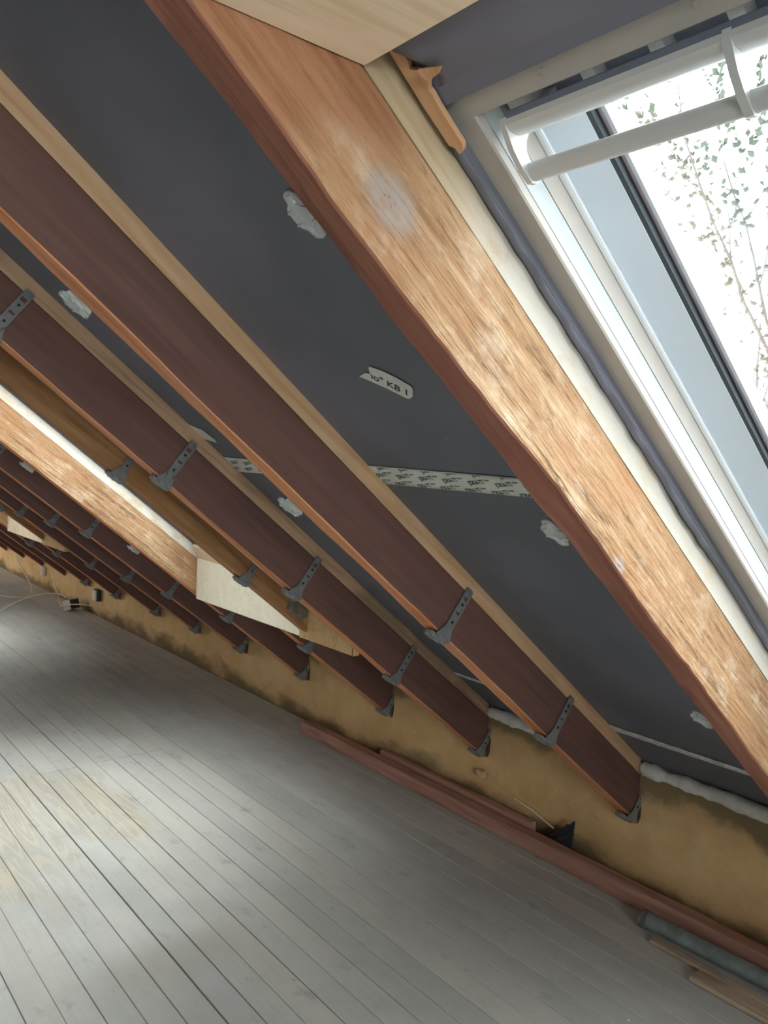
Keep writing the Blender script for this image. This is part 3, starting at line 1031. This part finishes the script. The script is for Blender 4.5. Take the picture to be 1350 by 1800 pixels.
def bracket(key, s, far=False, mat='dark_plastic'):
    y, w = RAFT[key]
    near_s = min(WORD, key=lambda q: abs(q - s))
    p = pix(RP(s, y, 0))
    if p is None or not (-40 < p[0] < 1390 and -40 < p[1] < 1840):
        return
    m4 = on_roof(s, y + (w + 0.0085 if far else -0.0042), (0.022 if key == 'R1' else 0.002) if far else 0)
    pr_ = proto[mat]
    if mat in used:
        o = copy_tree(pr_, m4)
    else:
        used.add(mat)
        o = pr_
        o.matrix_world = m4
    who = NAMES.get(key, 'far rafter number %s' % key[1:])
    if far:
        lab = 'pale grey hanger bracket head behind the %s, %s' % (who, WORD[near_s])
    else:
        lab = 'dark grey hanger bracket on %s, %s' % (who, WORD[near_s])
    tag(o, lab, 'bracket', 'plastic hanger brackets on the rafters')


for s in (0.69, 1.345, 2.01):
    bracket('R1', s, True, 'light_plastic')
for s in (0.69, 1.35):
    bracket('R2', s, True, 'light_plastic')
for s in (1.925, 2.55, 3.165):
    bracket('R2', s)
for s in (0.69, 1.31, 1.93, 2.53, 3.16):
    bracket('R3', s)
for s in (1.31, 1.945):
    bracket('S', s)
for s in (2.56, 3.165):
    bracket('J', s)
for s in (1.32, 1.95):
    bracket('R4', s, True, 'light_plastic')
for s in (2.56, 3.165):
    bracket('R4', s)
for key in ('R5', 'R6', 'R7'):
    for s in (0.69, 1.31, 1.93, 2.54, 3.16):
        bracket(key, s)
for s in (1.31, 1.93):
    bracket('S3', s)
for key in ('J3', 'R8'):
    for s in (2.56, 3.16):
        bracket(key, s)

# ------------------------------------------------------------------ foam along the wall top
def foam(y0, y1, label, r0=0.022, seed=1.0):
    mb = MB()
    n, k = max(16, int(abs(y1 - y0) / 0.012)), 12
    z = ZT - 0.028
    vs, fs = [], []
    for i in range(n + 1):
        t = i / n
        y = y0 + (y1 - y0) * t
        e = min(1.0, min(t, 1 - t) * 25 + 0.65)
        r = r0 * e * (1 + 0.35 * sn1(y * 9, seed) + 0.3 * sn1(y * 27, seed))
        cz = z + 0.006 * sn1(y * 7, seed + 3)
        for j in range(k):
            a = 2 * math.pi * j / k
            rr = r * (1 + 0.18 * sn1(y * 40 + j * 1.3, seed + 5))
            vs.append((W - 0.006 + rr * math.cos(a) * 0.9, y, cz + rr * math.sin(a) * 1.05))
    for i in range(n):
        for j in range(k):
            j2 = (j + 1) % k
            fs.append((i * k + j, i * k + j2, (i + 1) * k + j2, (i + 1) * k + j))
    fs += [list(range(k))[::-1], [n * k + j for j in range(k)]]
    mb.add(vs, fs)
    o = mb.build('expanding_foam', 'foam', smooth_ang=70)
    return tag(o, label, 'foam', 'beads of foam at the top of the wall')


foam(0.83, 1.566, 'long white bead of hardened foam on the wall between nearest and second rafter', 0.0235, 1.3)
foam(1.96, 2.313, 'short white bead of hardened foam on the wall between second and third rafter', 0.0235, 2.9)

# ------------------------------------------------------------------ tapes and stickers on the membrane
NT = MEM - 0.0012


def roof_strip(name, mat, edge_a, edge_b, n_seg, lump, label, cat, rough_edge=0.0, thick=0.0006, seed=2.0):
    """strip on the membrane between two (s, y) edge lines"""
    mb = MB()
    vs, fs = [], []
    rows = 5
    for i in range(n_seg + 1):
        t = i / n_seg
        for j in range(rows + 1):
            u = j / rows
            pa = [edge_a[0][q] + (edge_a[1][q] - edge_a[0][q]) * t for q in (0, 1)]
            pb = [edge_b[0][q] + (edge_b[1][q] - edge_b[0][q]) * t for q in (0, 1)]
            s = pa[0] + (pb[0] - pa[0]) * u
            y = pa[1] + (pb[1] - pa[1]) * u
            if j in (0, rows):
                s += rough_edge * sn1(t * 40, seed + j)
            nn = NT - 0.0006 - lump * (0.5 + 0.5 * sn1(t * 30 + u * 4, seed)) * (1 if 0 < j < rows else 0.3)
            vs.append((s, y, nn))
    for i in range(n_seg):
        for j in range(rows):
            a = i * (rows + 1) + j
            fs.append((a, a + 1, a + rows + 2, a + rows + 1))
    mb.add(vs, fs)
    o = mb.build(name, mat, smooth_ang=60)
    sd = o.modifiers.new('thickness', 'SOLIDIFY')
    sd.thickness = thick
    o.matrix_world = ROOF
    return tag(o, label, cat)


def text_mesh(body, size):
    cd = bpy.data.curves.new('txt', 'FONT')
    cd.body = body
    cd.size = size
    cd.extrude = 0.0001
    cd.offset = size * 0.018
    to = bpy.data.objects.new('txt', cd)
    col.objects.link(to)
    bpy.context.view_layer.update()
    me = bpy.data.meshes.new_from_object(to.evaluated_get(bpy.context.evaluated_depsgraph_get()))
    bpy.data.objects.remove(to)
    bpy.data.curves.remove(cd)
    return me


def letters(name, parent, runs, n_lvl, mat, clip=None, bold=0.0):
    """runs: (body, size, (s,y) origin, (ds,dy) reading direction). One mesh, seen from below."""
    bm = bmesh.new()
    for body, size, org, d, sx in runs:
        me = text_mesh(body, size)
        ex = Vector((d[0], d[1], 0)).normalized()
        ez = Vector((0, 0, -1))
        ey = ez.cross(ex)
        mm = Matrix((ex * sx, ey, ez)).transposed().to_4x4()
        mm.translation = (org[0], org[1], n_lvl)
        me.transform(mm)
        bm.from_mesh(me)
        bpy.data.meshes.remove(me)
    for co, no in (clip or ()):
        bmesh.ops.bisect_plane(bm, geom=bm.verts[:] + bm.edges[:] + bm.faces[:], plane_co=co, plane_no=no, clear_outer=True)
    me = bpy.data.meshes.new(name)
    bm.to_mesh(me)
    bm.free()
    me.materials.append(M[mat])
    o = bpy.data.objects.new(name, me)
    col.objects.link(o)
    o.parent = parent
    return o


# printed tape in the first bay
A0, A1 = (1.419, 1.577), (1.440, 0.83)
B0, B1 = (1.491, 1.593), (1.500, 0.83)
tp = roof_strip('adhesive_tape', 'tape', (A0, A1), (B0, B1), 60, 0.0008, 'wide off-white tape printed JOKA-TT on the membrane between nearest and second rafter', 'tape', 0.0015)
rd = (-0.16, -1.0)          # reading direction on the slope
runs = []
for r in range(-1, 10):
    for c in range(4):
        y = 1.600 - r * 0.0800 - c * 0.030
        s = 1.492 - c * 0.030 + 0.0012 * r
        runs.append(('JOKA-TT', 0.0190, (s, y), rd, 0.70))
        runs.append(('30 mm', 0.0075, (s - 0.0165, y - 0.0545), rd, 0.75))
def edge_clip(p0, p1, side):
    d = Vector((p1[0] - p0[0], p1[1] - p0[1], 0)).normalized()
    nrm = Vector((-d.y, d.x, 0)) * side
    return (Vector((p0[0], p0[1], 0)), nrm)
cl = [edge_clip((A0[0] + 0.002, A0[1]), (A1[0] + 0.002, A1[1]), -1), edge_clip((B0[0] - 0.002, B0[1]), (B1[0] - 0.002, B1[1]), 1),
      (Vector((0, 1.57, 0)), Vector((0, 1, 0))), (Vector((0, 0.85, 0)), Vector((0, -1, 0)))]
for i, (co, no) in enumerate(cl[:2]):          # make the normals point away from the strip's middle
    mid = Vector((1.46, 1.2, 0))
    if (mid - co).dot(no) > 0:
        cl[i] = (co, -no)
letters('lettering', tp, runs, NT - 0.0024, 'ink_green', cl)
# the same tape in the second bay and a torn scrap
tp2 = roof_strip('adhesive_tape', 'tape', ((1.416, 2.325), (1.440, 1.63)), ((1.492, 2.330), (1.478, 1.63)), 40, 0.0008, 'piece of printed tape on the membrane between second and third rafter', 'tape', 0.0015)
runs2 = []
for r in range(0, 9):
    for c in range(3):
        runs2.append(('JOKA-TT', 0.0190, (1.480 - c * 0.030, 2.33 - r * 0.0800 - c * 0.030), rd, 0.70))
letters('lettering', tp2, runs2, NT - 0.0024, 'ink_green', [(Vector((1.424, 0, 0)), Vector((-1, 0, 0))), (Vector((1.480, 0, 0)), Vector((1, 0, 0))), (Vector((0, 1.65, 0)), Vector((0, -1, 0)))])


def sheet_poly(name, pts, mat, label, cat):
    mb = MB()
    mb.prism(pts, 2, NT - 0.0016, NT - 0.0006)
    o = mb.build(name, mat)
    o.matrix_world = ROOF
    return tag(o, label, cat)


sheet_poly('tape_scrap', [(1.262, 2.318), (1.285, 2.268), (1.332, 2.252), (1.345, 2.258), (1.328, 2.315), (1.30, 2.335)], 'tape', 'small torn tape scrap beside the batten of the third rafter', 'tape')
stk = sheet_poly('paper_sticker', [(1.121, 1.312), (1.113, 1.285), (1.117, 1.272), (1.100, 1.262), (1.098, 1.255), (1.112, 1.230), (1.133, 1.205), (1.158, 1.184), (1.166, 1.186), (1.186, 1.203), (1.192, 1.219), (1.189, 1.226), (1.160, 1.258), (1.135, 1.292)],
                 'tape', 'torn off-white paper sticker reading KB 1 on dark membrane', 'sticker')
dS = (1.165 - 1.112, 1.205 - 1.268)
letters('lettering', stk, [('no" KB 1', 0.0275, (1.1225, 1.2850), dS, 0.95)], NT - 0.0019, 'ink_black', [(Vector((1.117, 1.272, 0)), Vector((-0.64, 0.77, 0)))])
# crinkled white seal strip near the foot of the slope
roof_strip('seal_strip', 'tape_plain', ((2.804, 1.580), (2.802, 0.83)), ((2.848, 1.568), (2.838, 0.83)), 90, 0.004, 'crinkled white seal strip low on the membrane between nearest and second rafter', 'tape', 0.004, 0.001, 6.0)
roof_strip('seal_strip', 'tape_plain', ((2.790, 2.318), (2.800, 1.635)), ((2.818, 2.318), (2.826, 1.635)), 80, 0.004, 'crinkled white seal strip low on the membrane between second and third rafter', 'tape', 0.004, 0.001, 9.0)

# ------------------------------------------------------------------ things on the floor by the wall
def hewn(name, mat, x0, x1, y0, y1, z0, z1, label, cat, seg=40, jit=0.002, rot=0.0):
    mb = MB()
    n = 8
    c = 0.004
    prof = [(x0 + c, z0), (x1 - c, z0), (x1, z0 + c), (x1, z1 - c), (x1 - c, z1), (x0 + c, z1), (x0, z1 - c), (x0, z0 + c)]
    vs, fs = [], []
    for i in range(seg + 1):
        y = y0 + (y1 - y0) * i / seg
        for k, (x, z) in enumerate(prof):
            vs.append((x + jit * sn1(y * 4, k + x0) + rot * (y - y1), y, z + (jit * sn1(y * 5, k + 9) if z > z0 + c * 1.1 else 0)))
    for i in range(seg):
        for k in range(n):
            fs.append((i * n + k, i * n + (k + 1) % n, (i + 1) * n + (k + 1) % n, (i + 1) * n + k))
    fs += [list(range(n))[::-1], [seg * n + k for k in range(n)]]
    mb.add(vs, fs)
    # put grain along local x: build around origin rotated a quarter turn
    Rm = Matrix.Rotation(math.pi / 2, 4, 'Z')
    mb.v = [tuple(Rm.inverted() @ (Vector(p) - Vector((x0, y0, z0)))) for p in mb.v]
    o = mb.build(name, mat, smooth_ang=35)
    o.matrix_world = Matrix.Translation((x0, y0, z0)) @ Rm
    return tag(o, label, cat)


hewn('timber_beam', 'beam', 2.398, 2.458, -0.6, 3.55, 0.0005, 0.062, 'long reddish timber beam lying on the floor along the wall', 'beam', 90, 0.0025)
hewn('wood_offcut', 'beam', 2.464, 2.500, 2.0, 2.95, 0.0005, 0.078, 'shorter dull reddish board standing behind the long reddish beam', 'board', 30, 0.003)
hewn('wood_board', 'scrapwood', 2.255, 2.292, 0.55, 1.325, 0.0005, 0.014, 'thin wooden board lying under the front of the grey pipe', 'board', 24, 0.002)
hewn('wood_board', 'scrapwood', 2.186, 2.247, 0.3, 1.150, 0.0005, 0.017, 'broader weathered board in front of the grey pipe at the lower right corner', 'board', 24, 0.002)
root = empty('metal_pipe', Matrix.Translation((2.335, 1.385, 0.031)))
pm = MB()
pm.tube([(-0.012, 0.0, 0.0), (0.0, -0.4, 0.0), (0.02, -1.2, 0.0)], 0.0255, 24)
pm.build('tube', 'pipe', root, smooth_ang=40)
pc = MB()
pc.tube([(-0.0125, 0.016, 0.0), (-0.0125, 0.012, 0), (-0.012, -0.012, 0.0)], [0.024, 0.030, 0.030], 24)
pc.build('end_cap', 'steel', root, smooth_ang=40)
tag(root, 'grey green metal pipe with capped end lying beside the reddish beam', 'pipe')

# crumpled dark sheet and lath behind the beam
mb = MB()
vs, fs = [], []
for i in range(13):
    for j in range(13):
        u, t = i / 12, j / 12
        wdt = 0.16 * (1 - 0.65 * t)
        y = 1.80 + wdt * u + 0.02 * t + 0.01 * sn1(t * 6 + u * 3, 2)
        z = 0.03 + 0.12 * t * (1 - 0.45 * u) + 0.008 * sn1(u * 8, 6)
        x = 2.505 - 0.025 * (1 - t) + 0.018 * sn1(u * 5 + t * 7, 3)
        vs.append((min(x, 2.528), y, max(z, 0.004)))
for i in range(12):
    for j in range(12):
        a = i * 13 + j
        fs.append((a, a + 1, a + 14, a + 13))
mb.add(vs, fs)
o = mb.build('crumpled_sheet', 'rag', smooth_ang=60)
o.modifiers.new('thickness', 'SOLIDIFY').thickness = 0.003
tag(o, 'crumpled dark sheet stuffed between beam and wall', 'sheet')
mb = MB()
mb.tube([(2.532, 2.150, 0.112), (2.531, 2.05, 0.097), (2.524, 1.93, 0.070)], [0.0035, 0.004, 0.003], 5)
tag(mb.build('thin_lath', 'ply_white'), 'thin pale stick leaning on the wall beside the dark sheet', 'stick')
# rough dark mortar pockets around the rafter feet
for key, lab in (('R2', 'second rafter'), ('R3', 'third rafter'), ('J', 'short rafter below second skylight'), ('R4', 'bright rafter beyond second skylight'), ('R5', 'first shaded rafter behind the bright one')):
    y, w = RAFT[key]
    zz = CU - W * math.tan(TH)
    mb = MB()
    vs, n = [], 14
    poly = []
    for k in range(n):
        a = 2 * math.pi * k / n
        poly.append((y + 0.004 + (0.013 + 0.006 * sn1(k * 1.7 + y, 3)) * math.cos(a), zz + 0.055 + (0.055 + 0.02 * sn1(k * 2.3 + y, 5)) * math.sin(a)))
    mb.prism(poly, 0, W - 0.0025, W + 0.02)
    o = mb.build('mortar_pocket', 'soot', bevel=0.003)
    tag(o, 'sooty mortar pocket at the foot of the %s' % lab, 'mortar')
tag(MB().box((2.512, 2.318, 0.142), (2.540, 2.352, 0.170)).build('wood_wedge', 'pine', bevel=0.0015), 'small pale wood wedge in the wall under the third rafter', 'wedge')

# ------------------------------------------------------------------ electrics at the far end
root = empty('junction_box', Matrix.Translation((2.43, 7.36, 0.0)) @ Matrix.Rotation(math.radians(28), 4, 'Z') @ Matrix.Rotation(math.radians(-14), 4, 'X'))
root.location.z = 0.012
MB().box((-0.05, -0.03, 0.0), (0.06, 0.045, 0.085)).build('body', 'box_black', root, bevel=0.003)
MB().box((-0.064, -0.034, -0.003), (-0.050, 0.048, 0.089)).build('lid', 'box_white', root, bevel=0.002)
tag(root, 'small black junction box with white lid on the floor at the far wall', 'box')


def spline(pts, k=8):
    pts = [Vector(p) for p in pts]
    out = []
    for i in range(len(pts) - 1):
        p0, p1, p2, p3 = pts[max(i - 1, 0)], pts[i], pts[i + 1], pts[min(i + 2, len(pts) - 1)]
        for q in range(k):
            t = q / k
            out.append(0.5 * ((2 * p1) + (-p0 + p2) * t + (2 * p0 - 5 * p1 + 4 * p2 - p3) * t * t + (-p0 + 3 * p1 - 3 * p2 + p3) * t ** 3))
    return out + [pts[-1]]


def cable(pts, label, r=0.006):
    tag(MB().tube(spline(pts), r, 8).build('cable', 'cable', smooth_ang=60), label, 'cable', 'cream cables at the far wall')


cable([(2.44, 9.25, 0.27), (2.42, 9.08, 0.20), (2.40, 8.62, 0.085), (2.33, 8.28, 0.015), (2.20, 8.15, 0.005), (2.05, 8.35, 0.005), (1.93, 8.55, 0.005)], 'cream cable hanging in a loop to the floor by the left edge')
cable([(1.86, 7.55, 0.005), (2.00, 7.62, 0.06), (2.16, 7.65, 0.10), (2.30, 7.60, 0.125), (2.37, 7.50, 0.125), (2.39, 7.42, 0.108)], 'cream cable arching from the floor into the junction box')
cable([(2.40, 7.90, 0.30), (2.41, 7.83, 0.19), (2.39, 7.65, 0.075), (2.355, 7.46, 0.03)], 'cream cable dropping straight from the rafters to the junction box')
cable([(2.33, 7.42, 0.03), (2.36, 7.28, 0.07), (2.42, 7.08, 0.10), (2.49, 6.95, 0.10)], 'short cream cable end reaching right from the junction box', 0.004)
root = empty('wall_socket', Matrix.Translation((W, 6.99, 0.19)))
MB().box((-0.035, -0.045, -0.05), (0.0, 0.045, 0.05)).build('backbox', 'box_black', root, bevel=0.003)
MB().box((-0.050, -0.022, -0.045), (-0.034, 0.050, 0.045)).build('plate', 'cable', root, bevel=0.003)
tag(root, 'small cream wall box on the knee wall above the junction box', 'socket')
root = empty('wall_socket', Matrix.Translation((W, 8.58, 0.19)))
MB().box((-0.03, -0.04, -0.045), (0.0, 0.04, 0.045)).build('plate', 'box_white', root, bevel=0.004)
MB().box((-0.036, -0.02, -0.025), (-0.029, 0.02, 0.02)).build('cover', 'cable', root, bevel=0.002)
tag(root, 'tiny pale wall box on the knee wall near the left edge', 'socket')

# plaster crumbs on the boards
random.seed(21)
mb = MB()
for k in range(60):
    x, y = random.uniform(0.55, 2.3), random.uniform(1.1, 7.0)
    r = random.uniform(0.0015, 0.005)
    vs = [(x + r * math.cos(a) * random.uniform(.6, 1.3), y + r * math.sin(a) * random.uniform(.6, 1.3), 0.0002) for a in (0, 1.2, 2.4, 3.7, 5.0)]
    mb.add(vs + [(x, y, r * 0.9)], [(0, 1, 5), (1, 2, 5), (2, 3, 5), (3, 4, 5), (4, 0, 5), (4, 3, 2, 1, 0)])
o = mb.build('plaster_crumbs', 'dirt')
o['kind'] = 'stuff'
tag(o, 'scattered pale plaster crumbs on the floorboards', 'crumbs')

# ------------------------------------------------------------------ outside: tree and neighbouring wall
root = empty('neighbour_house', Matrix.Translation((16.0, 8.0, -7.0)) @ Matrix.Rotation(math.radians(26), 4, 'Z'))
MB().box((0, -9, 0), (6, 9, 9.9)).build('wall', 'render_grey', root)
MB().box((-0.12, -9.1, 9.9), (6.1, 9.1, 10.02)).build('coping', 'render_grey', root)
tag(root, 'pale grey neighbouring wall seen through the near skylight', 'building')

random.seed(77)
tree = empty('garden_tree', Matrix.Translation((8.0, 5.0, -7.0)))
br, lv = MB(), MB()


def leaf(p, d):
    d = d.normalized()
    sd_ = d.cross(Vector((random.uniform(-1, 1), random.uniform(-1, 1), random.uniform(-1, 1))))
    if sd_.length < 1e-3:
        return
    sd_.normalize()
    up = sd_.cross(d)
    L = random.uniform(0.06, 0.12)
    w = L * 0.34
    lv.add([p, p + d * L * 0.5 + sd_ * w + up * 0.006, p + d * L, p + d * L * 0.5 - sd_ * w + up * 0.006], [(0, 1, 2), (0, 2, 3)])


def branch(p, d, L, r, depth):
    pts, rad = [p], [r]
    n = 7
    for i in range(n):
        d = (d + Vector((random.uniform(-1, 1), random.uniform(-1, 1), random.uniform(-.5, .8))) * 0.16).normalized()
        p = p + d * (L / n)
        pts.append(p)
        rad.append(r * (1 - 0.75 * (i + 1) / n))
        if depth < 3 and i >= (4 if depth == 0 else 1):
            for q in range(1 if depth else 4):
                sd_ = (d + Vector((random.uniform(-1, 1), random.uniform(-1, 1), random.uniform(-.4, .9))) * 0.85).normalized()
                branch(p, sd_, L * random.uniform(0.38, 0.6) * (0.55 if depth == 0 else 1), rad[-1] * 0.6, depth + 1)
        if depth >= 2:
            for q in range(2):
                if random.random() < 0.75:
                    leaf(p, d + Vector((random.uniform(-1, 1), random.uniform(-1, 1), random.uniform(-1, .4))))
    br.tube(pts, rad, 6 if depth < 2 else 4)


branch(Vector((0, 0, 0)), Vector((-0.02, 0.02, 1)), 11.4, 0.13, 0)
br.build('branches', 'bark', tree)
lo = lv.build('leaves', 'leaf', tree)
lo['kind'] = 'stuff'
tag(tree, 'sparse garden tree with small leaves outside the near skylight', 'tree')
